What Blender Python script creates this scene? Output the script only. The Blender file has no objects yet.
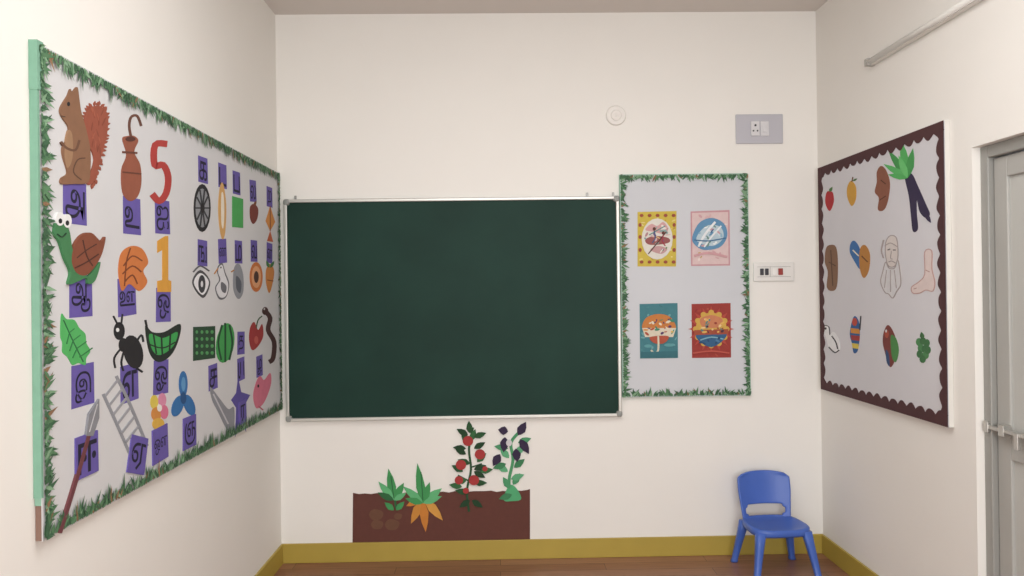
import bpy, bmesh, math, random
from mathutils import Vector, Matrix
random.seed(7)
scene = bpy.context.scene
try:
    scene.view_settings.view_transform = 'Standard'
    scene.view_settings.look = 'None'
except Exception: pass

# ------------------------------------------------------------------ survey camera
FPX = 800.0
CAM = Vector((0, -4.35, 1.455))
YAW, PITCH, ROLL = math.radians(1.07), math.radians(0.2), math.radians(0.73)
R = (Matrix.Rotation(-YAW, 3, 'Z') @ Matrix.Rotation(math.pi/2 + PITCH, 3, 'X') @ Matrix.Rotation(-ROLL, 3, 'Z'))
def ray(px, py):
    return (R @ Vector(((px-512)/FPX, -(py-288)/FPX, -1))).normalized()
def hit(px, py, ax, val):
    d = ray(px, py); t = (val - CAM[ax]) / d[ax]
    return CAM + d*t
XL = hit(278.5, 290, 1, 0).x
XR = hit(819.5, 290, 1, 0).x
ZC = hit(545, 13, 1, 0).z
YS = -6.2

class Surf:
    """a wall-parallel working plane: (u,v) metres -> 3d"""
    def __init__(s, kind, h0): s.k, s.h0 = kind, h0
    def uv(s, px, py):
        if s.k == 'B': p = hit(px, py, 1, -s.h0); return (p.x, p.z)
        if s.k == 'L': p = hit(px, py, 0, XL+s.h0); return (p.y, p.z)
        p = hit(px, py, 0, XR-s.h0); return (p.y, p.z)
    def p3(s, u, v, h):
        h = s.h0 + h
        if s.k == 'B': return Vector((u, -h, v))
        if s.k == 'L': return Vector((XL+h, u, v))
        return Vector((XR-h, u, v))

# ------------------------------------------------------------------ materials
def lin(hx):
    c = [int(hx[i:i+2], 16)/255 for i in (0, 2, 4)]
    return tuple(x/12.92 if x <= .04045 else ((x+.055)/1.055)**2.4 for x in c) + (1,)
_m = {}
def mat(hx, rough=.85, var=.08, scale=25, metal=0, bump=0, name=None):
    key = (hx, rough, var, scale, metal, bump)
    if key in _m: return _m[key]
    m = bpy.data.materials.new(name or 'paint_'+hx); m.use_nodes = True
    nt = m.node_tree; b = nt.nodes['Principled BSDF']
    b.inputs['Roughness'].default_value = rough; b.inputs['Metallic'].default_value = metal
    tc = nt.nodes.new('ShaderNodeTexCoord'); n = nt.nodes.new('ShaderNodeTexNoise')
    n.inputs['Scale'].default_value = scale; n.inputs['Detail'].default_value = 3
    nt.links.new(tc.outputs['Object'], n.inputs['Vector'])
    mx = nt.nodes.new('ShaderNodeMixRGB'); c = lin(hx)
    mx.inputs[1].default_value = tuple(x*(1-var) for x in c[:3])+(1,)
    mx.inputs[2].default_value = tuple(min(1, x*(1+var)) for x in c[:3])+(1,)
    nt.links.new(n.outputs['Fac'], mx.inputs[0]); nt.links.new(mx.outputs[0], b.inputs['Base Color'])
    if bump:
        bp = nt.nodes.new('ShaderNodeBump'); bp.inputs['Strength'].default_value = bump; bp.inputs['Distance'].default_value = .004
        nt.links.new(n.outputs['Fac'], bp.inputs['Height']); nt.links.new(bp.outputs[0], b.inputs['Normal'])
    _m[key] = m
    return m
def mute(hx, k=.1):
    c = [int(hx[i:i+2], 16) for i in (0, 2, 4)]; g = .3*c[0]+.59*c[1]+.11*c[2]
    return ''.join('%02x' % max(0, min(255, int(x+(g-x)*k-3))) for x in c)

# ------------------------------------------------------------------ mesh helpers
def link(o, parent=None):
    scene.collection.objects.link(o)
    if parent: o.parent = parent
    return o
def empty(name):
    e = bpy.data.objects.new(name, None); e.empty_display_size = .1
    return link(e)
def bm_obj(bm, name, mats, parent=None, smooth=False, recalc=True):
    if recalc: bmesh.ops.recalc_face_normals(bm, faces=bm.faces)
    me = bpy.data.meshes.new(name); bm.to_mesh(me); bm.free()
    for m in mats: me.materials.append(m)
    if smooth:
        for p in me.polygons: p.use_smooth = True
    return link(bpy.data.objects.new(name, me), parent)
def add_box(bm, lo, hi, mi=0):
    x0, y0, z0 = lo; x1, y1, z1 = hi
    vs = [bm.verts.new(p) for p in ((x0,y0,z0),(x1,y0,z0),(x1,y1,z0),(x0,y1,z0),(x0,y0,z1),(x1,y0,z1),(x1,y1,z1),(x0,y1,z1))]
    for f in ((0,3,2,1),(4,5,6,7),(0,1,5,4),(1,2,6,5),(2,3,7,6),(3,0,4,7)):
        bm.faces.new([vs[i] for i in f]).material_index = mi
def boxes(name, bl, mats, parent=None, bevel=0):
    bm = bmesh.new()
    for b in bl: add_box(bm, b[0], b[1], b[2] if len(b) > 2 else 0)
    o = bm_obj(bm, name, mats, parent)
    if bevel:
        md = o.modifiers.new('bv', 'BEVEL'); md.width = bevel; md.segments = 2
    return o
def catmull(pts, n=5):
    out = []; N = len(pts)
    for i in range(N):
        p0, p1, p2, p3 = pts[i-1], pts[i], pts[(i+1) % N], pts[(i+2) % N]
        for k in range(n):
            t = k/n
            out.append(tuple(.5*((2*p1[a])+(-p0[a]+p2[a])*t+(2*p0[a]-5*p1[a]+4*p2[a]-p3[a])*t*t+(-p0[a]+3*p1[a]-3*p2[a]+p3[a])*t**3) for a in (0, 1)))
    return out
# shapes: (points, colour)
def S(pts, c): return (catmull(pts), c)
def P(pts, c): return (list(pts), c)
def E(cx, cy, rx, ry, c, rot=0, n=20):
    r = math.radians(rot)
    return ([(cx+rx*math.cos(a)*math.cos(r)-ry*math.sin(a)*math.sin(r), cy+rx*math.cos(a)*math.sin(r)+ry*math.sin(a)*math.cos(r)) for a in [2*math.pi*i/n for i in range(n)]], c)
def L(pts, w, c, taper=False, smooth=True):
    if smooth and len(pts) > 2:
        q = []
        for i in range(len(pts)-1):
            p0 = pts[max(i-1, 0)]; p1 = pts[i]; p2 = pts[i+1]; p3 = pts[min(i+2, len(pts)-1)]
            for k in range(4):
                t = k/4
                q.append(tuple(.5*((2*p1[a])+(-p0[a]+p2[a])*t+(2*p0[a]-5*p1[a]+4*p2[a]-p3[a])*t*t+(-p0[a]+3*p1[a]-3*p2[a]+p3[a])*t**3) for a in (0, 1)))
        q.append(pts[-1]); pts = q
    l, r = [], []; n = len(pts)
    for i, p in enumerate(pts):
        a = pts[max(i-1, 0)]; b = pts[min(i+1, n-1)]
        dx, dy = b[0]-a[0], b[1]-a[1]; d = math.hypot(dx, dy) or 1
        ww = w/2*((1-i/(n-1))*.85+.15 if taper else 1)
        l.append((p[0]-dy/d*ww, p[1]+dx/d*ww)); r.append((p[0]+dy/d*ww, p[1]-dx/d*ww))
    return (('strip', l, r), c)
def LF(x, y, ln, wd, ang, c):      # pointed leaf starting at x,y (photo-style axes, y down)
    a = math.radians(ang); dx, dy = math.cos(a), -math.sin(a)
    prof = [(0, 0), (.15, .55), (.4, 1), (.7, .7), (1, 0), (.7, -.7), (.4, -1), (.15, -.55)]
    return ([(x+dx*ln*t-dy*wd/2*s, y+dy*ln*t+dx*wd/2*s) for t, s in prof], c)
def dabs(x0, y0, x1, y1, n, cols, r=(1.0, 2.6)):
    out = []
    for i in range(n):
        x = random.uniform(x0, x1); y = random.uniform(y0, y1)
        out.append(E(x, y, random.uniform(*r), random.uniform(.5, 1.3), random.choice(cols), random.uniform(-70, 70), n=8))
    return out

def part(parent, name, sf, shapes, conv=True, h=.0012, step=.0002, lift=0):
    """one cut-out: a stack of thin paper prisms on working plane sf"""
    bm = bmesh.new(); cols = []
    for i, (pts, c) in enumerate(shapes):
        if c not in cols: cols.append(c)
        mi = cols.index(c)
        top = lift + h + step*i
        tr = (lambda p: sf.uv(*p)) if conv else (lambda p: p)
        if pts and pts[0] == 'strip':
            l = [tr(p) for p in pts[1]]; r = [tr(p) for p in pts[2]]; n = len(l)
            for k in range(n-1):
                q = [l[k], l[k+1], r[k+1], r[k]]
                tv = [bm.verts.new(sf.p3(a, b, top)) for a, b in q]
                bm.faces.new(tv).material_index = mi
                for e in ((0, 1), (2, 3)) + (((3, 0),) if k == 0 else ()) + (((1, 2),) if k == n-2 else ()):
                    bv = [bm.verts.new(sf.p3(q[j][0], q[j][1], 0)) for j in e]
                    bm.faces.new([tv[e[0]], bv[0], bv[1], tv[e[1]]]).material_index = mi
            continue
        q = [tr(p) for p in pts]
        tv = [bm.verts.new(sf.p3(a, b, top)) for a, b in q]
        bv = [bm.verts.new(sf.p3(a, b, 0)) for a, b in q]
        bm.faces.new(tv).material_index = mi
        for k in range(len(q)):
            j = (k+1) % len(q)
            bm.faces.new([tv[k], bv[k], bv[j], tv[j]]).material_index = mi
    return bm_obj(bm, name, [mat(mute(c), .85, .1, 40) for c in cols], parent)

# ------------------------------------------------------------------ room shell
wallm = mat('ebe8e2', .9, .02, 3, bump=.12, name='wall_paint')
ceilm = mat('dad3cd', .95, .02, 2, name='ceiling_paint')
T = .12
boxes('wall_back', [((XL-T, 0, 0), (XR+T, T, ZC))], [wallm])
boxes('wall_left', [((XL-T, YS, 0), (XL, 0, ZC))], [wallm])
# door opening in right wall
dj = hit(974, 300, 0, XR).y
dt = hit(974, 147, 0, XR).z
d2 = dj - .92
boxes('wall_right', [((XR, dj, 0), (XR+T, 0, ZC)), ((XR, d2, dt), (XR+T, dj, ZC)), ((XR, YS, 0), (XR+T, d2, ZC))], [wallm])
wx0, wx1, wz0, wz1 = -.8, 1.4, .85, 2.35
boxes('wall_front', [((XL-T, YS-T, 0), (wx0, YS, ZC)), ((wx1, YS-T, 0), (XR+T, YS, ZC)), ((wx0, YS-T, 0), (wx1, YS, wz0)), ((wx0, YS-T, wz1), (wx1, YS, ZC))], [wallm])
boxes('ceiling', [((XL-T, YS-T, ZC), (XR+T, T, ZC+.1))], [ceilm])
# floor planks
fm = bpy.data.materials.new('laminate_floor'); fm.use_nodes = True
nt = fm.node_tree; b = nt.nodes['Principled BSDF']; b.inputs['Roughness'].default_value = .4
tc = nt.nodes.new('ShaderNodeTexCoord'); br = nt.nodes.new('ShaderNodeTexBrick')
br.inputs['Scale'].default_value = 1; br.inputs['Brick Width'].default_value = 1.1; br.inputs['Row Height'].default_value = .1
br.inputs['Mortar Size'].default_value = .0015
br.inputs['Color1'].default_value = lin('a2765c'); br.inputs['Color2'].default_value = lin('875b46'); br.inputs['Mortar'].default_value = lin('4a3228')
mp = nt.nodes.new('ShaderNodeMapping'); mp.inputs['Scale'].default_value = (2, 30, 1)
ns = nt.nodes.new('ShaderNodeTexNoise'); ns.inputs['Scale'].default_value = 2.5; ns.inputs['Detail'].default_value = 6
mx = nt.nodes.new('ShaderNodeMixRGB'); mx.blend_type = 'MULTIPLY'; mx.inputs[0].default_value = .5
rp = nt.nodes.new('ShaderNodeValToRGB'); rp.color_ramp.elements[0].position = .3; rp.color_ramp.elements[0].color = (.45, .4, .38, 1); rp.color_ramp.elements[1].position = .65
nt.links.new(tc.outputs['Object'], br.inputs['Vector']); nt.links.new(tc.outputs['Object'], mp.inputs['Vector']); nt.links.new(mp.outputs[0], ns.inputs['Vector'])
nt.links.new(ns.outputs['Fac'], rp.inputs[0]); nt.links.new(br.outputs['Color'], mx.inputs[1]); nt.links.new(rp.outputs[0], mx.inputs[2]); nt.links.new(mx.outputs[0], b.inputs['Base Color'])
boxes('floor', [((XL-T, YS-T, -.1), (XR+T, T, 0))], [fm])
bbm = mat('ad9640', .5, .08, 6, name='mustard_skirting')
BH = .105
boxes('baseboard_back', [((XL, -.012, 0), (XR, 0, BH))], [bbm], bevel=.003)
boxes('baseboard_left', [((XL, YS, 0), (XL+.012, -.012, BH))], [bbm], bevel=.003)
boxes('baseboard_right', [((XR-.012, dj, 0), (XR, -.012, BH)), ((XR-.012, YS, 0), (XR, d2, BH))], [bbm], bevel=.003)

# ------------------------------------------------------------------ window (behind the viewer)
win = empty('window_1')
wf = mat('d8d8d6', .5, .02, 5)
wl = []
for x in (wx0, (wx0+wx1)/2-.025, wx1-.05): wl.append(((x, YS-.09, wz0), (x+.05, YS-.04, wz1)))
for z in (wz0, wz1-.05): wl.append(((wx0+.05, YS-.085, z), (wx1-.05, YS-.045, z+.05)))
boxes('window_frame', wl, [wf], win)

# ------------------------------------------------------------------ door
door = empty('door_1')
alu = mat('a9a8a3', .45, .05, 8, name='door_grey'); alu2 = mat('93928d', .4, .05, 8)
glass = mat('b8b8b3', .35, .03, 3, name='frosted_panel')
X0 = XR+.03
fw = .045
boxes('door_frame', [((X0, dj-fw, 0), (X0+.07, dj, dt)), ((X0, d2, 0), (X0+.07, d2+fw, dt)), ((X0, d2+fw, dt-fw), (X0+.07, dj-fw, dt))], [alu2], door, bevel=.004)
a, c = d2+fw+.004, dj-fw-.004; top = dt-fw-.004; X1 = X0+.02
st = .075
boxes('door_leaf', [((X1, a, .01), (X1+.035, a+st, top)), ((X1, c-st, .01), (X1+.035, c, top)), ((X1, a+st, top-st), (X1+.035, c-st, top)), ((X1, a+st, .01), (X1+.035, c-st, .12)), ((X1, a+st, .83), (X1+.035, c-st, .93))], [alu], door, bevel=.004)
boxes('door_panel', [((X1+.012, a+st, .12), (X1+.022, c-st, .83)), ((X1+.012, a+st, .93), (X1+.022, c-st, top-st))], [glass], door)
steel = mat('c4c2bd', .3, .05, 10, metal=.8)
zl = .915
boxes('sliding_latch', [((X0-.012, dj-.30, zl), (X0+.02, dj-.27, zl+.04)), ((X0-.012, dj-.13, zl), (X0+.02, dj-.10, zl+.04)), ((X0-.012, dj-.04, zl), (X0, dj-.015, zl+.04)), ((X0-.008, dj-.34, zl+.013), (X0+.006, dj-.015, zl+.027)), ((X0-.02, dj-.22, zl-.03), (X0-.006, dj-.2, zl+.027))], [steel], door, bevel=.002)

# ------------------------------------------------------------------ blackboard
bb = empty('green_chalkboard')
sb = Surf('B', .022)
u0, v1 = sb.uv(283.5, 199.5); u1, v0 = sb.uv(622, 416.5)
chalk = bpy.data.materials.new('chalkboard_green'); chalk.use_nodes = True
nt = chalk.node_tree; b = nt.nodes['Principled BSDF']; b.inputs['Roughness'].default_value = .55
b.inputs['Specular IOR Level'].default_value = .16
tc = nt.nodes.new('ShaderNodeTexCoord'); ns = nt.nodes.new('ShaderNodeTexNoise'); ns.inputs['Scale'].default_value = 2.2; ns.inputs['Detail'].default_value = 5
rp = nt.nodes.new('ShaderNodeValToRGB'); rp.color_ramp.elements[0].color = lin('18332b'); rp.color_ramp.elements[1].color = lin('1e3c33'); rp.color_ramp.elements[0].position = .35; rp.color_ramp.elements[1].position = .7
nt.links.new(tc.outputs['Object'], ns.inputs['Vector']); nt.links.new(ns.outputs['Fac'], rp.inputs[0]); nt.links.new(rp.outputs[0], b.inputs['Base Color'])
boxes('writing_surface', [((u0+.01, -.018, v0+.01), (u1-.01, -.001, v1-.01))], [chalk], bb)
alf = mat('c9c8c2', .35, .04, 10, metal=.55, name='aluminium_frame')
w = .018
boxes('frame', [((u0, -.028, v1-w), (u1, -.001, v1)), ((u0, -.03, v0), (u1, -.001, v0+w)), ((u0, -.028, v0+w), (u0+w, -.001, v1-w)), ((u1-w, -.028, v0+w), (u1, -.001, v1-w))], [alf], bb, bevel=.004)
cr = []
for x in (u0-.002, u1-.032):
    for z in (v0-.002, v1-.032): cr.append(((x, -.033, z), (x+.034, -.0005, z+.034)))
boxes('corner_caps', cr, [mat('8f918d', .5, .05)], bb, bevel=.01)
boxes('hanging_hooks', [((x-.006, -.008, v1-.004), (x+.006, -.001, v1+.022)) for x in (u0+.06, u0+1.64, u1-.03)], [mat('9a9a96', .4, .05, metal=.6)], bb, bevel=.002)

# ------------------------------------------------------------------ pinboard helpers
def leaf_border(parent, sf, a0, a1, b0, b1, wd=.045, dens=.0055, cols=('3a5f42', '527a56', '7c9f7e', '86684c')):
    bm = bmesh.new()
    def blade(x, y, ang, ln, wb, mi, h):
        dx, dy = math.cos(ang), math.sin(ang)
        pts = [(x-dy*wb*.3, y+dx*wb*.3), (x+dx*ln*.45-dy*wb*.5, y+dy*ln*.45+dx*wb*.5), (x+dx*ln, y+dy*ln), (x+dx*ln*.45+dy*wb*.5, y+dy*ln*.45-dx*wb*.5), (x+dy*wb*.3, y-dx*wb*.3)]
        pts = [(min(max(p[0], a0), a1), min(max(p[1], b0), b1)) for p in pts]
        try: bm.faces.new([bm.verts.new(sf.p3(p[0], p[1], h+random.uniform(0, .002)+(.002 if i == 2 else 0))) for i, p in enumerate(pts)]).material_index = mi
        except Exception: pass
    sides = [((a0, b1), (a1, b1), -90), ((a1, b0), (a0, b0), 90), ((a0, b0), (a0, b1), 0), ((a1, b1), (a1, b0), 180)]
    for (p, q, inw) in sides:
        ln = math.hypot(q[0]-p[0], q[1]-p[1]); n = int(ln/dens)
        for i in range(n):
            t = (i+random.random())/n; x = p[0]+(q[0]-p[0])*t; y = p[1]+(q[1]-p[1])*t
            ph = abs(math.sin(t*ln/.085*math.pi))
            ang = math.radians(inw+random.uniform(-65, 65))
            blade(x+math.cos(math.radians(inw))*.006, y+math.sin(math.radians(inw))*.006, ang, wd*(.45+.65*ph)*random.uniform(.7, 1.15), .012, random.choices((0, 1, 2, 3), (5, 4, 2, .5))[0], .002+.003*random.random())
    return bm_obj(bm, 'leaf_border', [mat(c, .8, .15, 60) for c in cols], parent, recalc=False)
_g = {}
def glyph(chs):
    if chs in _g: return _g[chs]
    cu = bpy.data.curves.new('letter', 'FONT'); cu.body = chs; cu.resolution_u = 4; cu.offset = .006
    ob = bpy.data.objects.new('letter', cu); scene.collection.objects.link(ob)
    dg = bpy.context.evaluated_depsgraph_get(); dg.update()
    me = ob.evaluated_get(dg).to_mesh()
    vs = [tuple(v.co) for v in me.vertices]; fs = [tuple(p.vertices) for p in me.polygons]
    ob.evaluated_get(dg).to_mesh_clear(); bpy.data.objects.remove(ob); bpy.data.curves.remove(cu)
    if vs:
        xs = [v[0] for v in vs]; ys = [v[1] for v in vs]; cx = (min(xs)+max(xs))/2; cy = (min(ys)+max(ys))/2
        sx = 1/max(max(xs)-min(xs), 1e-4); sy = 1/max(max(ys)-min(ys), 1e-4); s = min(sx, sy)
        vs = [((v[0]-cx)*s, (v[1]-cy)*min(sy, s*1.35)) for v in vs]
    _g[chs] = (vs, fs)
    return _g[chs]
def card(parent, name, sf, px, py, w=.118, h=.118, letter='அ', c='6656a8', rot=0, lv=.0005):
    cu, cv = sf.uv(px, py); sg = 1 if sf.k == 'L' else -1
    r = math.radians(rot)
    def tr(x, y):
        x -= .5; y -= .5; x *= w*sg; y *= h
        return (cu+x*math.cos(r)-y*math.sin(r), cv+x*math.sin(r)+y*math.cos(r))
    part(parent, name, sf, [([tr(0, 0), tr(1, 0.02), tr(.98, 1), tr(.01, .98)], c)], conv=False, h=lv)
    vs, fs = glyph(letter)
    if vs:
        bm = bmesh.new(); bv = [bm.verts.new(sf.p3(*tr(.5+x*.82, .46+y*.72), lv+.0003)) for x, y in vs]
        for f in fs:
            try: bm.faces.new([bv[i] for i in f])
            except Exception: pass
        bm_obj(bm, name+'_letter', [mat('17142c', .85, .1, 40)], parent, recalc=False)

# ------------------------------------------------------------------ LEFT alphabet board
lb = empty('alphabet_pinboard')
TH = .02
s0 = Surf('L', TH)
ua = s0.uv(40, 300)[0]; ub = s0.uv(281.5, 300)[0]
va = (s0.uv(281, 408)[1]+s0.uv(44, 545)[1])/2; vb = (s0.uv(281, 175)[1]+s0.uv(38, 41)[1])/2
ub = min(ub, -.035)
boxes('board_core', [((XL+.001, ua, va+.09), (XL+TH-.002, ub, vb)), ((XL+.001, ua+.003, va), (XL+TH-.003, ub, va+.09), 1)], [mat('86ae98', .8, .08, 20), mat('84675a', .8, .1, 30)], lb)
boxes('backing_sheet', [((XL+TH-.002, ua, va), (XL+TH, ub, vb))], [mat('cececf', .9, .03, 6), ], lb)
boxes('edge_paper', [((XL+.0005, ua-.004, va+.11), (XL+TH+.001, ua+.005, vb+.003)), ((XL+.0005, ua-.006, vb-.12), (XL+TH+.003, ua+.022, vb+.006))], [mat('7aa68f', .8, .14, 30)], lb)
leaf_border(lb, s0, ua+.002, ub, va, vb, .056)
BR, RB = '8a6145', '9c4e38'
K = '1c1c20'
def lp(name, *sh, lift=0): part(lb, name, s0, sh, lift=lift)
tail = [(86,183),(93,160),(86,140),(83,122),(88,109),(99,106),(107,115),(106,135),(102,150),(98,166),(93,182)]
random.seed(3)
fur = []
tc_ = catmull(tail, 4)
for i, (x, y) in enumerate(tc_):
    if 12 < i < 42: fur.append(LF(x+(96-x)*.2, y, 5.2, 3, math.degrees(math.atan2(-(y-140)*.25, x-95))+random.uniform(-25, 25), '9a4f38'))
part(lb, 'squirrel', s0, fur + [S(tail, '9a4f38')] + [LF(random.uniform(90,101), random.uniform(112,156), 9, 1.1, random.uniform(60,110), random.choice(('86432f','a95a42'))) for _ in range(18)] +
   [S([(66,96),(69,89),(71,92),(76,87),(78,99),(80,112),(85,130),(89,150),(89,172),(86,183),(72,184),(60,184),(60,178),(66,173),(62,158),(61,148),(66,138),(67,127),(60,116),(59,108)], BR),
   S([(67,130),(71,136),(71,158),(66,168),(63,156),(64,142)], '9f7a58'), L([(78,140),(74,150),(65,148),(60,142)], 2.4, '6d4a34'), L([(84,158),(76,160),(72,172),(80,180)], 1.2, '5d3f2e'), E(67,104,1.5,2.2,K), L([(60,116),(64,117)], .8, '3b2a20')], step=.00006)
lp('spouted_jug', S([(122,139),(127,136),(134,136),(138,141),(134,152),(140,165),(141,184),(137,197),(129,201),(122,192),(121,170),(126,155)], '97533b'),
   L([(131,138),(129,126),(131,117),(137,116),(141,126)], 2.4, '6a4032'), L([(122,152),(137,153)], 2, '6a3a2a'), L([(122,172),(141,174)], 1.4, '6a3a2a'), E(130,139,5,2.5,'5a2f25'))
lp('number_five', L([(167,144),(155,145),(154.5,165),(163,165),(168,177),(166,193),(159,201),(152,194)], 6.5, 'b53a34'))
lp('cart_wheel', E(202,208,8.5,24,K), E(202,208,6.8,19.5,'8d9094'), *[L([(202-6.8*math.cos(t),208-19.5*math.sin(t)),(202+6.8*math.cos(t),208+19.5*math.sin(t))], 1.5, '33363a', smooth=False) for t in (0,.6,1.2,1.9,2.5)], E(202,208,2,5,K))
lp('drumstick_pod', S([(220,186),(223,184),(226,205),(225,232),(222,239),(219,225),(218,205)], 'd3a25e'), S([(221,195),(223,194),(224,210),(223,228),(221,222)], 'e6dccb'))
lp('green_sheet', P([(232,196),(243,199),(243,228),(232,227)], '45a552'))
lp('beetroot', S([(250,207),(254,204),(258,209),(257,219),(253,224),(250,218)], '7b382e'), LF(254,206,6,2.5,70,'7a4a2c'))
lp('kite', P([(270,206),(275,222),(270,231),(265.5,221)], 'd68c42'), P([(270,231),(273,242),(267,241)], 'c2603a'), L([(270,206),(270,231)], .8, '8c4a2a'))
lp('turtle', S([(54,222),(62,222),(67,232),(70,250),(76,264),(84,276),(90,272),(98,262),(93,280),(86,284),(84,278),(74,282),(66,284),(68,272),(62,258),(57,242),(52,234)], '3e7f4d'),
   S([(69,262),(71,247),(79,235),(89,233),(98,241),(103,237),(100,252),(94,264),(84,275),(74,273)], '85472f'), L([(74,258),(84,250),(94,244)], 1.2, '4e281c'), L([(80,240),(84,256),(90,266)], 1.2, '4e281c'), L([(72,268),(84,262),(96,254)], 1.2, '4e281c'),
   E(57,219,4.4,6.8,'e8e8e6'), E(64.5,221,4,6.8,'e8e8e6'), E(57,221,1.8,2.6,K), E(64,223,1.8,2.6,K), L([(54,234),(59,237),(63,233)], 1, '1d3a24'), lift=.0065)
lp('conch_shell', S([(118,268),(121,253),(131,246),(142,249),(148,262),(143,271),(147,282),(139,291),(129,284),(122,291),(119,281)], 'cf7436'), L([(123,266),(132,256),(142,261)], 1.4, '7d3d1c'), L([(122,274),(132,266),(141,272)], 1.4, '7d3d1c'), L([(124,282),(132,275),(137,284)], 1.4, '7d3d1c'), L([(130,248),(126,262),(124,286)], 1.2, '7d3d1c'))
lp('number_one', P([(157,241),(165,236),(168,236),(168,280),(171,281),(171,292),(157,292),(157,281),(162,280),(162,250),(157,253)], 'd99a34'))
lp('eye_drawing', S([(192,283),(200,270),(210,282),(203,298)], '4a4a4e'), S([(193.5,283),(200,273),(208.5,282),(202.5,295)], 'e6e6ea'), E(201.5,284,3.6,9,'3a3a40'), E(201.5,284,1.2,3.2,'d8d8dc'), L([(193,272),(200,266),(209,271)], 1.2, '55555a'))
lp('crane', S([(218,266),(222,263),(225,272),(229,284),(226,297),(219,299),(215,288),(219,280),(217,272)], '6a6a70'), S([(218.4,267.6),(221.8,265),(224.4,274),(228,285),(225.4,296),(219.4,297),(215.9,288),(220,280),(218,273)], 'dadade'), L([(218,268),(214,274)], 1, 'c08040'), S([(221,282),(226,286),(225,293),(221,290)], '6a6a70'), E(220.5,267.5,.6,1,K))
lp('pigeon', S([(234,268),(239,264),(243,275),(243,292),(238,299),(233,288)], '8e9298'), S([(236,276),(241,282),(240,293),(236,288)], '5a5f68'), L([(234,270),(231,272)], 1, 'b07030'))
lp('papaya_slice', E(256,277,6.5,15,'cf7437'), E(256,277,4.6,11,'e0a070'), E(256,277,2.4,6,'4a3028'))
lp('radish', S([(266,270),(270,264),(274,271),(272,285),(269,293),(266,283)], 'd1843f'), LF(269,268,8,3,110,'3f7a44'), LF(270,268,8,3,60,'3f7a44'), L([(267,280),(273,281)], 1, '8a4a24'))
lp('green_leaf', S([(61,314),(66,319),(74,320),(79,328),(85,334),(86,343),(90,351),(86,358),(85,365),(78,363),(72,365),(67,357),(62,352),(62,343),(60,335)], '4cb45c'), L([(63,320),(73,342),(83,362)], 1.3, '24693a'), *[L([(65+3.5*i,325+8*i),(60+6*i+8,322+6.5*i)], .9, '2c7a40') for i in range(1,5)], *[L([(65+3.5*i,326+8*i),(63+3*i,337+7*i)], .9, '2c7a40') for i in range(1,4)])
lp('ant', E(119,331,5.5,9,K), E(123,345,4.5,7,K), E(133,352,9.5,17,K,-12), L([(121,348),(114,358),(115,368)], 1.6, K), L([(124,350),(121,362),(123,371)], 1.6, K), L([(134,345),(141,335),(143,342)], 1.6, K), L([(117,324),(113,316)], 1.2, K), L([(121,323),(122,314)], 1.2, K), E(117,330,1.4,2,'e6e6e6'), L([(136,368),(142,372)], 1.6, K))
lp('green_basket', S([(145,326),(152,332),(164,332),(180,324),(178,341),(170,356),(158,362),(149,352)], '1d2a22'), S([(149,334),(163,338),(177,332),(173,346),(160,355),(152,350)], '35a34c'), L([(153,334),(156,354)], 1.6, '1d2a22'), L([(161,336),(162,357)], 1.6, '1d2a22'), L([(170,334),(169,352)], 1.6, '1d2a22'), L([(148,344),(162,348),(175,342)], 1.2, '1d2a22'), L([(147,330),(145,320)], 1.6, K))
lp('vegetable_patch_card', P([(193,327),(215,326),(215,358),(193,361)], '24492f'), *[E(196.5+5*i,332+7*j,1.3,1.8,'4f9a58',n=8) for i in range(4) for j in range(4)])
lp('watermelon', E(225,343,9,20,'3c9e4c',8), L([(222,325),(218,342),(221,360)], 1.8, '1b4a2a'), L([(225,323),(225,343),(225,362)], 1.8, '1b4a2a'), L([(229,325),(232,343),(229,360)], 1.8, '1b4a2a'))
lp('cherries', S([(250,328),(254,322),(258,330),(262,324),(263,336),(258,346),(252,350),(249,340)], 'a53636'), L([(256,328),(258,320),(262,316)], 1, '3d5a34'), E(256,340,2,4,'c25850'))
lp('snake', L([(264,310),(270,318),(268,330),(274,342),(273,358),(269,362)], 4.5, '4c2f2e'), E(265,311,3,4,'4c2f2e'), E(264,309,.8,1,'c8c8c8'))
lp('spear', L([(58,533),(75,478),(90,424)], 3.2, '6f3a3e'), P([(84,436),(87,414),(97,399),(97,418),(91,436)], '85878c'), L([(87,432),(95,404)], 1, 'c0c0c4'), lift=.0055)
lp('ladder', L([(103,394),(117,425),(133,462)], 3, '8f9198'), L([(116,376),(130,405),(147,446)], 3, '8f9198'), *[L([(105+4.1*i,396+9.2*i),(117.5+4.1*i,380+9.2*i)], 2.2, '9b9da2', smooth=False) for i in range(8)])
lp('flower_bunch', E(154,402,4,7,'d9c24a'), E(162,400,4,7,'d98aa8'), E(156,414,5,7,'d58a3c'), E(164,412,4,7,'d86f8e'), E(158,424,6,6,'d7a93f'), E(159,408,2.4,3.6,'e5e0d8'))
lp('table_fan', E(183,384,4.4,13,'2e6fae'), E(177.5,406,5.5,11,'2e6fae',20), E(189,405,5.2,11,'2e6fae',-20), E(183,398,3,6,'1f4f86'), E(183,384,2,7,'5b97c8'))
lp('bow_saw', S([(210,387),(219,398),(228,409),(234,408),(233,434),(226,428),(218,412),(212,400)], '8a8d94'), L([(213,394),(228,424)], 1.4, 'c0c0c6'))
lp('hanging_star', P([(238,377),(241,392),(250,395),(244,406),(246,432),(240,416),(235,437),(236,408),(231,400),(236,393)], '5b4fa0'))
lp('mouse', S([(256,382),(260,376),(264,380),(270,373),(271,383),(267,396),(262,405),(256,408),(253,396)], 'd6728a'), L([(258,406),(263,410)], 1.2, 'c05a72'), E(258,386,.9,1.6,K))
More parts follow.
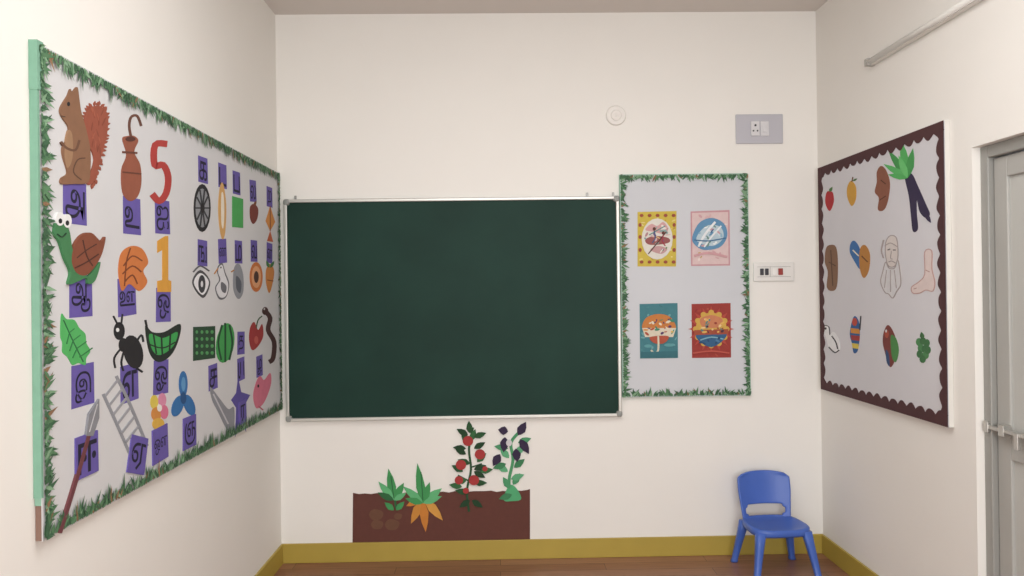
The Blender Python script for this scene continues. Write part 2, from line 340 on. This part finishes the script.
cards = [(75,203,'அ'),(132,216,'உ'),(162.5,217,'ஐ'),(203,170,'க'),(222.5,176,'ட'),(236.5,183,'ப'),(253,191,'ல'),(269.5,197,'ற'),
 (81,296,'ஆ'),(127,297,'ஊ'),(163.5,305,'ஒ'),(202.5,253,'ங'),(222.5,251,'ண'),(238.5,252,'ம'),(254,251,'வ'),(269.5,253,'ன'),
 (83,385,'இ'),(129.5,383,'எ'),(161,377,'ஓ'),(213,377,'ச'),(241,369,'ய'),(241,343,'த'),(259.5,366,'ழ'),(86,455,'ஈ'),(137,455,'ஏ'),(159.5,444,'ஔ'),(189,432,'ஞ'),(242,412,'ர')]
for i, (x, y, g) in enumerate(cards):
    far = x > 190
    card(lb, 'letter_card_%d' % (i+1), s0, x, y, .105 if far else .125, .105 if far else .12, g, rot=(-18 if i == 24 else random.uniform(-4, 4)), lv=.0045 if i in (23, 24, 25, 26, 27) else .0005)

# ------------------------------------------------------------------ RIGHT pinboard
rb = empty('picture_pinboard')
TR = .022
s1 = Surf('R', TR)
rbk = min(s1.uv(820, 280)[0], -.03)
ra = (s1.uv(943, 122)[0]+s1.uv(950, 430)[0])/2
rv0 = (s1.uv(952, 430)[1]+s1.uv(822, 388)[1])/2; rv1 = (s1.uv(944, 121)[1]+s1.uv(818, 168)[1])/2
boxes('board_core', [((XR-TR+.002, ra, rv0), (XR-.001, rbk, rv1))], [mat('d6d4cd', .7, .05, 10)], rb)
boxes('backing_sheet', [((XR-TR, ra, rv0), (XR-TR+.002, rbk, rv1))], [mat('d0cfd3', .9, .03, 6)], rb)
def scallop(parent, sf, a0, a1, b0, b1, wd, amp, pitch, c):
    bm = bmesh.new(); h = .003
    sides = [((a0, b1), (a1, b1), (0, -1)), ((a1, b0), (a0, b0), (0, 1)), ((a0, b0), (a0, b1), (1, 0)), ((a1, b1), (a1, b0), (-1, 0))]
    for k, (p, q, nn) in enumerate(sides):
        ln = math.hypot(q[0]-p[0], q[1]-p[1]); n = int(ln/.006); prev = None
        for i in range(n+1):
            t = i/n; x = p[0]+(q[0]-p[0])*t; y = p[1]+(q[1]-p[1])*t
            wv = wd+amp*(abs(math.sin(t*ln/pitch*math.pi))-.5)*2*(1+.25*math.sin(i*.37))
            o = bm.verts.new(sf.p3(x, y, h+k*.0004)); inn = bm.verts.new(sf.p3(x+nn[0]*wv, y+nn[1]*wv, h+k*.0004)); low = bm.verts.new(sf.p3(x+nn[0]*wv, y+nn[1]*wv, 0))
            if prev:
                bm.faces.new([prev[0], o, inn, prev[1]]); bm.faces.new([prev[1], inn, low, prev[2]])
            prev = (o, inn, low)
    return bm_obj(bm, 'scalloped_border', [mat(c, .85, .12, 30)], parent, recalc=False)
scallop(rb, s1, ra, rbk, rv0, rv1, .045, .011, .075, '4a2a2c')
def rp_(name, *sh): part(rb, name, s1, sh)
rp_('apple', S([(826.5,193),(829.5,191),(833,193),(833.8,202),(829.8,211),(825.5,203)], 'b82a30'), LF(829.5,192,6,3,60,'4a7a3c'))
rp_('mango', S([(849,183),(852,181),(856,187),(856,199),(852,206),(848,199),(847,190)], 'cf9a36'), L([(852,182),(853,177)], 1, '6a4a2a'), LF(853,181,5,2,30,'4a7a3c'))
rp_('potato_figure', S([(877,172),(881,166),(886,170),(890,182),(889,196),(886,207),(882,211),(878,209),(879,198),(875,192),(877,182)], '8e5640'), L([(880,200),(886,196)], .9, '57301f'), L([(881,180),(886,184)], .9, '57301f'))
rp_('eggplant_with_leaves', S([(905,176),(912,174),(918,186),(926,204),(930,214),(926,218),(920,212),(917,200),(917,214),(918,229),(913,231),(911,214),(909,196)], '34294a'),
    *[LF(908,178,l,w,a,c) for l,w,a,c in ((38,9,100,'4fb05a'),(34,8,125,'3f9a4c'),(28,7,150,'57b862'),(30,8,80,'3f9a4c'),(20,6,170,'4fb05a'),(24,7,112,'65c46e'))], LF(926,214,10,4,-60,'34294a'))
rp_('tree_log', S([(826,249),(830,245),(836,247),(838,262),(837,286),(832,291),(827,287),(828,272),(825,262)], '86634a'), L([(831,250),(833,286)], 1, '5c412f'), L([(829,262),(836,266)], .9, '5c412f'))
rp_('slippers', S([(851,243),(855,241),(860,249),(862,262),(860,269),(855,262),(850,252)], '3a6fae'), S([(860,250),(865,245),(870,254),(869,270),(864,278),(860,268)], 'b97c36'), L([(853,250),(859,256)], 1.2, 'e0d8c0'), L([(862,256),(868,262)], 1.2, '6a3f20'))
def outline(pts, w, c): 
    q = catmull(pts, 4); q.append(q[0]); return L(q, w, c, smooth=False)
fc = 'a49a98'
face = [(886,243),(890,236),(896,237),(898,246),(898,258),(895,266),(889,266),(886,256)]
beard = [(886,262),(883,272),(881,282),(885,292),(889,294),(893,298),(897,291),(901,284),(900,270),(898,260),(895,268),(889,268)]
rp_('bearded_man_drawing', S(beard, 'd4d2d5'), S(face, 'd6cdc9'), outline(face, .9, fc), outline(beard, .9, fc), L([(885,246),(891,243),(898,247)], .9, fc), L([(888,250),(890.5,249)], 1.1, '6b6464'), L([(893.5,250),(896,250)], 1.1, '6b6464'), L([(892,251),(891,258),(893,259)], .7, fc), L([(889,262),(892,261),(896,263)], .8, fc), L([(887,270),(885,288)], .6, fc), L([(891,270),(891,292)], .6, fc), L([(895,270),(897,288)], .6, fc), L([(884,240),(882,250),(884,258)], 1, fc))
ft = [(925,252),(932,251),(932,268),(935,282),(933,291),(926,290),(920,293),(913,293),(912,287),(919,282),(925,274)]
rp_('foot_drawing', S(ft, 'dccac6'), outline(ft, 1, 'c09a94'), L([(914,289),(917,288)], .8, 'b08a84'), L([(926,270),(930,272)], .8, 'b08a84'))
rp_('swan_figure', S([(823,330),(825,325),(829,326),(830,334),(834,332),(839,340),(840,350),(835,353),(829,347),(826,337)], 'e6e6e8'), L([(823,330),(825,325.5),(829,327),(830,335)], .9, '55555a'), L([(829,347),(835,352.5),(839.5,350)], 1.2, '3a3a40'), L([(832,336),(836,342),(838,349)], 1.2, '3a3a40'), E(826,328.5,.8,1.2,K), LF(824,330,4,2,-120,'c07a30'))
rp_('striped_mitten', S([(852,322),(855,316),(859,322),(860,334),(858,350),(854,353),(852,343),(850,334)], '2f5f9a'), P([(851,328),(860,329),(860,334),(851,333)], 'd08a36'), P([(851,335),(860,336),(859.5,341),(852,340)], 'a83a3a'), P([(852,343),(859,344),(858.5,349),(853,348)], 'd9c04a'), E(855,322,2.5,4,'c04a3a'), L([(860,330),(861,316)], 1, '3a3a40'))
rp_('parrot', S([(884,332),(888,325),(893,331),(897,344),(895,360),(890,367),(885,352),(883,342)], '7c3a34'), S([(891,336),(896,338),(899,350),(896,362),(892,356)], '4a8a46'), S([(886,350),(889,354),(890,366),(887,362)], '35507a'), E(887,334,2,4,'b0503c'), E(886.5,331,.8,1.5,'e0e0e0'))
rp_('grapes', *[E(922+dx,342+dy,3,4,'4c8a52' if (dx+dy) % 2 else '3c7444',n=10) for dx, dy in ((-3,0),(1,-1),(5,1),(-1,6),(3,7),(-2,12),(4,13),(1,17),(6,8))], LF(923,339,7,4,100,'3a6a3c'))

# ------------------------------------------------------------------ MIDDLE pinboard
mb = empty('craft_pinboard')
s2 = Surf('B', .022)
m0, n1 = s2.uv(619.5, 174.5); m1, n0 = s2.uv(751, 395.5)
boxes('board_core', [((m0, -.02, n0), (m1, -.001, n1))], [mat('8fb8a2', .8, .08, 20)], mb)
boxes('backing_sheet', [((m0+.004, -.022, n0+.002), (m1-.004, -.02, n1-.004))], [mat('caccd0', .9, .03, 6)], mb)
leaf_border(mb, s2, m0, m1, n0, n1, .042, .006)
def mp_(name, *sh): part(mb, name, s2, sh, step=.0001)
mp_('yellow_collage_poster', P([(637.5,212),(676.5,211),(676,266.5),(637.5,266.5)], 'cfb644'), *dabs(639,214,675,264,30,['dccb74','c0a03a','d2b04a','e0d08a']), *[E(641.5+8*i,y,2,1.7,'a0503c',n=8) for i in range(5) for y in (215.5,262)], *[E(x,y,1.6,2,'a0503c',n=8) for x in (640,674) for y in (225,237,250)], E(657,239,15.5,20.5,'ddd8ce'), S([(645,230),(651,224),(657,226),(663,222),(668,229),(664,234),(654,232)], 'd3a0a0'), S([(645,240),(654,236),(668,238),(668,243),(650,245)], '9c5a58'), S([(650,250),(658,246),(667,249),(661,254)], 'c79a9a'), *dabs(645,225,668,252,22,['d7b4b0','e4ddd4','b98a8c','d6b87a','8aa8a4','6f8f5c','7a5a8a'],(1,3)), L([(649,235),(656,231),(665,226)], 1.1, '5f8f8c'), L([(648,254),(657,243),(666,232)], 1.1, '5a3a34'), E(654,229,1.6,1.8,'6a3f34'), L([(654,231),(655,238),(652,243)], 1.1, '4a5f8c'), E(663,233,1.5,1.7,'6a3f34'), L([(663,235),(662,241),(665,246)], 1.1, 'a83a4a'))
mp_('ocean_collage_poster', P([(690.5,211.5),(729.5,210),(730,265.5),(691,266)], 'c9959a'), P([(692,213),(728,212),(728.5,264),(692.5,264.5)], 'd9bfbc'), *dabs(693,215,727,262,30,['cf9fa2','e2d2cc','dab0b0','e6dcd6','c0a060']), S([(692,238),(699,223),(712,218),(724,224),(727,236),(720,247),(705,250),(696,246)], '5f93b8'), S([(696,240),(706,226),(720,227),(723,238),(712,246)], 'b7cbd4'), *dabs(697,225,722,246,24,['5f93b8','d4dfe4','8fb4cb','6a8f86','e8ecec','c99aa0','3c6690'],(1,3.2)), L([(699,245),(705,234),(715,222)], 2.2, 'e6e9ea'), L([(704,247),(712,236),(721,226)], 1.5, 'e6e9ea'), L([(694,240),(708,241),(726,238)], 1.2, '3f6f98'), L([(694,256),(708,253),(727,257)], 2.4, 'cf9da0'))
mp_('umbrella_poster', P([(639.5,304),(677.5,303),(678,358),(640,358.5)], '43808a'), *dabs(641,306,676,356,26,['5f9aa0','3c7880','6fa6a8','4a8a90']), S([(642,328),(646,318),(658,314),(670,317),(676,328),(668,332),(650,333)], 'cc7d3c'), P([(642,328),(676,328),(673,337),(645,337)], 'd9cfb8'), *dabs(645,319,673,335,26,['d9b45a','b5543c','3c8a6c','d98a3c','e0d8c0','5a3a6a'],(1,3)), S([(650,337),(668,336),(664,343),(654,343)], 'b5543c'), L([(658,336),(658,350),(654,353),(651,350)], 1.8, 'd6d0b8'), P([(641,352),(677,351),(677.5,357),(641,357.5)], '37707a'), E(648,346,4,1.6,'5fa0a5'), E(669,345,5,1.6,'5fa0a5'))
mp_('sunset_boat_poster', P([(691.5,304),(730.5,303),(731,357.5),(692,358)], 'a23a34'), *dabs(693,306,729,356,24,['ac4238','963330','b4503f']), *[LF(711,329,23,5,22.5*i,'bd4c3f') for i in range(16)], E(711,329,15.5,16.5,'d2a648'), *[E(711+15.5*math.cos(i*.5236),329+16.5*math.sin(i*.5236),2.8,2.8,'d2a648',n=10) for i in range(12)], S([(697,334),(725,333),(722,341),(711,347),(700,342)], '35628c'), P([(694,330),(728,329),(728,334),(694,335)], 'a85038'), S([(700,319),(711,315),(722,319),(719,327),(703,327)], 'cc8058'), *dabs(700,317,722,333,22,['dfb05a','a04438','5f8a84','e6c890','5a3040'],(1,3)), L([(700,340),(711,337),(723,339)], 1.2, '7fb0c0'), *dabs(699,337,723,344,6,['4f80a8','2c5076']), L([(693,353),(711,351),(729,353)], 1.4, 'c4574a'))

# ------------------------------------------------------------------ garden wall collage
gd = empty('vegetable_garden_cutout')
s3 = Surf('B', .001)
def gp(name, *sh, lift=0, sq=1):
    f = lambda p: (p[0], 500-(500-p[1])*sq)
    out = []
    for pts, c in sh:
        if pts[0] == 'strip': out.append((('strip', [f(p) for p in pts[1]], [f(p) for p in pts[2]]), c))
        else: out.append(([f(p) for p in pts], c))
    part(gd, name, s3, out, lift=lift)
top_edge = [(353+6*i, 493.5-(i*.1)+random.uniform(-.9,.9)) for i in range(30)]
gp('soil', P([(352.5,545)]+top_edge+[(530,489),(530,542.5)], '67392f'), *[S([(x-r,y),(x-r*.3,y-r*.7),(x+r,y-r*.3),(x+r*.7,y+r*.7),(x-r*.5,y+r*.8)], '6f4a36') for x,y,r in ((376,514,7),(392,524,7),(377,524,6),(398,516,4))])
gl, gd2, gl2 = '3f9a55', '2c6b3c', '5fb878'
gp('potato_plant', L([(396,508),(394,490)], 2, gd2), *[LF(394,500,l,w,a,c) for l,w,a,c in ((32,9,100,gl),(24,8,130,gl2),(20,8,60,gl),(18,7,155,gd2),(14,6,30,gl2))], L([(394,498),(391,476)], .9, gd2), LF(396,510,12,6,45,gl), LF(394,510,12,6,140,gl), lift=.003)
gp('carrot_plant', LF(422,500,26,9,-115,'d08a34'), LF(423,500,32,9,-85,'cf7f2e'), LF(425,499,28,9,-50,'d99a40'), LF(419,500,14,6,-155,'cf7f2e'), *[LF(423,503,l,w,a,c) for l,w,a,c in ((40,9,98,gl),(26,8,140,gl2),(24,9,38,gl2),(22,8,72,gl),(18,7,165,gl),(20,7,20,gl2))], L([(423,500),(421,472)], .9, gd2), lift=.003)
tl = [(471,438,70),(468,440,120),(466,452,150),(474,446,30),(470,462,160),(474,468,20),(467,478,200),(474,482,0),(468,492,170),(474,470,-30),(470,430,95),(466,446,175),(477,460,45),(463,470,150),(470,500,215),(472,500,-35),(480,470,10),(468,432,150),(474,434,20),(462,486,170)]
gp('tomato_plant', L([(469,512),(467,490),(471,468),(469,446),(473,424)], 2.2, '24512f'), L([(470,466),(482,462)], 1.4, '24512f'), L([(469,480),(458,474)], 1.4, '24512f'), *[LF(x,y,13,6.5,a,random.choice(('27542f','336b3c','1f4427'))) for x,y,a in tl], *[E(x,y,r,r,'b03636') for x,y,r in ((468,438,5.2),(480,452,5.2),(461,463,5.2),(485,467,2.6),(459,479,4.2),(474,479,5.2),(466,490,3))], lift=.003, sq=.955)
el = [(510,488,120),(513,484,60),(508,470,150),(514,466,40),(509,456,130),(516,452,50),(508,446,170),(518,440,20),(512,494,200),(511,478,20),(506,462,200)]
gp('eggplant_plant', L([(512,500),(509,480),(513,458),(511,440),(520,428)], 3, '4a9a66'), S([(504,500),(507,488),(512,484),(518,490),(521,499),(512,501)], '4fae74'), *[LF(x,y,14,7,a,random.choice(('4b9a68','3c8456','5fae7c'))) for x,y,a in el], *[LF(x,y,l,9,a,'382a48') for x,y,l,a in ((505,434,16,-95),(518,432,16,60),(520,436,18,-60),(500,452,14,-120),(516,446,14,-85),(508,428,10,170))], E(509,440,3,3.5,'d0cdd0'), lift=.003, sq=.955)

# ------------------------------------------------------------------ electrical fittings
def rect(px0, py0, px1, py1, sf):
    a = sf.uv(px0, py0); c = sf.uv(px1, py1); return a[0], c[0], c[1], a[1]
sw = Surf('B', .005)
so = empty('wall_socket_plate')
a0, a1, b0, b1 = rect(735.5, 114.5, 783, 143.5, sw)
boxes('back_plate', [((a0, -.01, b0), (a1, 0, b1))], [mat('b9b8bf', .5, .03, 5)], so, bevel=.004)
cx = (a0+a1)/2; cz = (b0+b1)/2
boxes('socket_face', [((cx-.048, -.018, cz-.04), (cx-.002, -.01, cz+.04)), ((cx+.004, -.016, cz-.04), (cx+.05, -.01, cz+.04)), ((cx+.015, -.021, cz-.02), (cx+.038, -.016, cz+.02))], [mat('d5d4d6', .4, .02, 5)], so, bevel=.003)
bm = bmesh.new()
for dx, dz, r in ((-.025, .018, .006), (-.036, -.012, .0045), (-.014, -.012, .0045)):
    bmesh.ops.create_cone(bm, cap_ends=True, segments=12, radius1=r, radius2=r, depth=.003, matrix=Matrix.Translation((cx+dx, -.0185, cz+dz)) @ Matrix.Rotation(math.pi/2, 4, 'X'))
bm_obj(bm, 'socket_holes', [mat('2a2a2c', .6)], so)
sb2 = empty('switch_panel')
a0, a1, b0, b1 = rect(753, 262.5, 794, 281, sw)
boxes('back_plate', [((a0, -.012, b0), (a1, 0, b1))], [mat('e4e2dd', .45, .02, 5)], sb2, bevel=.004)
cz = (b0+b1)/2; W = a1-a0
boxes('rocker_switches', [((a0+.035, -.018, cz-.018), (a0+.055, -.012, cz+.018)), ((a0+.062, -.018, cz-.018), (a0+.082, -.012, cz+.018))], [mat('3b3c42', .4)], sb2, bevel=.002)
boxes('module_gaps', [((a0+.02, -.0135, cz-.028), (a1-.02, -.012, cz-.0265)), ((a0+.02, -.0135, cz+.0265), (a1-.02, -.012, cz+.028)), ((a0+.09, -.0135, cz-.028), (a0+.0915, -.012, cz+.028))], [mat('8a8884', .6)], sb2)
boxes('indicator_switch', [((a0+.135, -.019, cz-.018), (a0+.16, -.012, cz+.018))], [mat('9a3a34', .4)], sb2, bevel=.002)
boxes('fan_switch', [((a0+.105, -.017, cz-.018), (a0+.127, -.012, cz+.018))], [mat('eceae6', .4)], sb2, bevel=.002)
cu, cv = sw.uv(616, 115.5)
bm = bmesh.new()
for r1, r2, y, d in ((.056, .05, -.005, .01), (.03, .026, -.013, .006), (.008, .006, -.018, .004)):
    bmesh.ops.create_cone(bm, cap_ends=True, segments=40, radius1=r1, radius2=r2, depth=d, matrix=Matrix.Translation((cu, y, cv)) @ Matrix.Rotation(math.pi/2, 4, 'X'))
o = bm_obj(bm, 'round_junction_cover', [mat('e6e2dc', .5, .02, 5)])

# ------------------------------------------------------------------ tube light batten on right wall
tbn = empty('tube_light')
sh_ = Surf('R', .03)
ya, za = sh_.uv(867, 60); yb, zb = sh_.uv(978, -1)
zt = (za+zb)/2; L2 = 1.22
boxes('batten_body', [((XR-.026, ya-L2, zt-.015), (XR, ya, zt+.015))], [mat('dedbd5', .45, .02, 5)], tbn, bevel=.006)
boxes('end_caps', [((XR-.044, ya-.03, zt-.017), (XR-.002, ya+.003, zt+.017)), ((XR-.044, ya-L2-.003, zt-.017), (XR-.002, ya-L2+.03, zt+.017))], [mat('a8a59f', .45, .02, 5)], tbn, bevel=.005)
bm = bmesh.new()
bmesh.ops.create_cone(bm, cap_ends=True, segments=20, radius1=.012, radius2=.012, depth=L2-.05, matrix=Matrix.Translation((XR-.032, ya-L2/2, zt)) @ Matrix.Rotation(math.pi/2, 4, 'X'))
bm_obj(bm, 'glass_tube', [mat('ecebe6', .3, .01, 5)], tbn, smooth=True)

# ------------------------------------------------------------------ child's chair
ch = empty('kids_chair')
blue = mat('4264b6', .4, .04, 4, name='blue_plastic')
def super_ring(a, b, n=32, e=3.5):
    out = []
    for i in range(n):
        t = 2*math.pi*i/n; c, s = math.cos(t), math.sin(t)
        out.append((a*math.copysign(abs(c)**(2/e), c), b*math.copysign(abs(s)**(2/e), s)))
    return out
bm = bmesh.new(); prev = None
rings = [(.88, .235), (.97, .235), (1.0, .245), (1.0, .268), (.96, .276), (.86, .272), (.6, .264), (.3, .262)]
for sc, z in rings:
    ring = [bm.verts.new((x*(1+.06*(-y/.14))*1, y, z-(.012*max(0, (-y/.14)-.6)))) for x, y in super_ring(.15*sc, .14*sc)]
    if prev:
        for i in range(32): bm.faces.new([prev[i], prev[(i+1) % 32], ring[(i+1) % 32], ring[i]])
    prev = ring
bm.faces.new(prev)
so_ = bm_obj(bm, 'seat', [blue], ch, smooth=True)
bm = bmesh.new(); nx, ny = 20, 18; gr = []
zb0, zb1 = .245, .53
for j in range(ny+1):
    v = j/ny; z = zb0+(zb1-zb0)*v
    hw = .128+.016*min(1, v*1.6)
    if v > .8: q = (v-.8)/.2; hw *= (1-.2*q**3.5)
    row = []
    for i in range(nx+1):
        u = -1+2*i/nx; x = u*hw
        zz = z - (.012*abs(u)**3 if v > .9 else 0)
        y = .125+.05*v-.035*u*u
        row.append(bm.verts.new((x, y, zz)))
    gr.append(row)
for j in range(ny):
    for i in range(nx):
        uc = abs(-1+2*(i+.5)/nx)
        if 2 <= j <= 5 and uc < (.72 if j in (2, 5) else .78): continue
        bm.faces.new([gr[j][i], gr[j][i+1], gr[j+1][i+1], gr[j+1][i]])
bmesh.ops.delete(bm, geom=[v for v in bm.verts if not v.link_faces], context='VERTS')
bk = bm_obj(bm, 'backrest', [blue], ch, smooth=True)
md = bk.modifiers.new('sol', 'SOLIDIFY'); md.thickness = .014; md.offset = 0
md = bk.modifiers.new('ss', 'SUBSURF'); md.levels = 1; md.render_levels = 2
k = 0
for sx in (-1, 1):
    for sy in (-1, 1):
        k += 1; bm = bmesh.new(); prev = None
        A = Vector((sx*.118, sy*.108, .255)); B = Vector((sx*.16, sy*.155, 0))
        for t, rx in ((0, .026), (.25, .022), (.6, .018), (.93, .0155), (.95, .018), (1, .018)):
            c = A.lerp(B, t); ring = [bm.verts.new((c.x+x, c.y+y, c.z)) for x, y in super_ring(rx, rx, 16, 3)]
            if prev:
                for i in range(16): bm.faces.new([prev[i], prev[(i+1) % 16], ring[(i+1) % 16], ring[i]])
            else: bm.faces.new(ring)
            prev = ring
        bm.faces.new(prev)
        bm_obj(bm, 'leg_%d' % k, [blue], ch, smooth=True)
ch.location = (1.412, -.255, 0); ch.rotation_euler = (0, 0, math.radians(4)); ch.scale = (1, 1, .9)

# ------------------------------------------------------------------ lights
def area(name, loc, rot, sx, sy, e, col):
    l = bpy.data.lights.new(name, 'AREA'); l.shape = 'RECTANGLE'; l.size = sx; l.size_y = sy; l.energy = e; l.color = col
    o = bpy.data.objects.new(name, l); o.location = loc; o.rotation_euler = rot; return link(o)
area('window_daylight', ((wx0+wx1)/2, YS-.02, (wz0+wz1)/2), (math.radians(90), 0, 0), wx1-wx0-.1, wz1-wz0-.1, 108, (.97, .985, 1))
area('added_ceiling_fill', (.3, -2.4, ZC-.02), (0, 0, 0), 1.6, 1.8, 35, (.99, .99, .99))  # added out-of-view fill under the ceiling, no fixture, evens out wall brightness
w = bpy.data.worlds.new('world'); scene.world = w; w.use_nodes = True
w.node_tree.nodes['Background'].inputs[0].default_value = (.75, .85, 1, 1); w.node_tree.nodes['Background'].inputs[1].default_value = 1

# ------------------------------------------------------------------ camera
cd = bpy.data.cameras.new('camera'); cd.sensor_fit = 'HORIZONTAL'; cd.sensor_width = 36; cd.lens = FPX/1024*36; cd.clip_start = .05
co = bpy.data.objects.new('camera', cd); link(co)
co.matrix_world = Matrix.Translation(CAM) @ R.to_4x4()
scene.camera = co
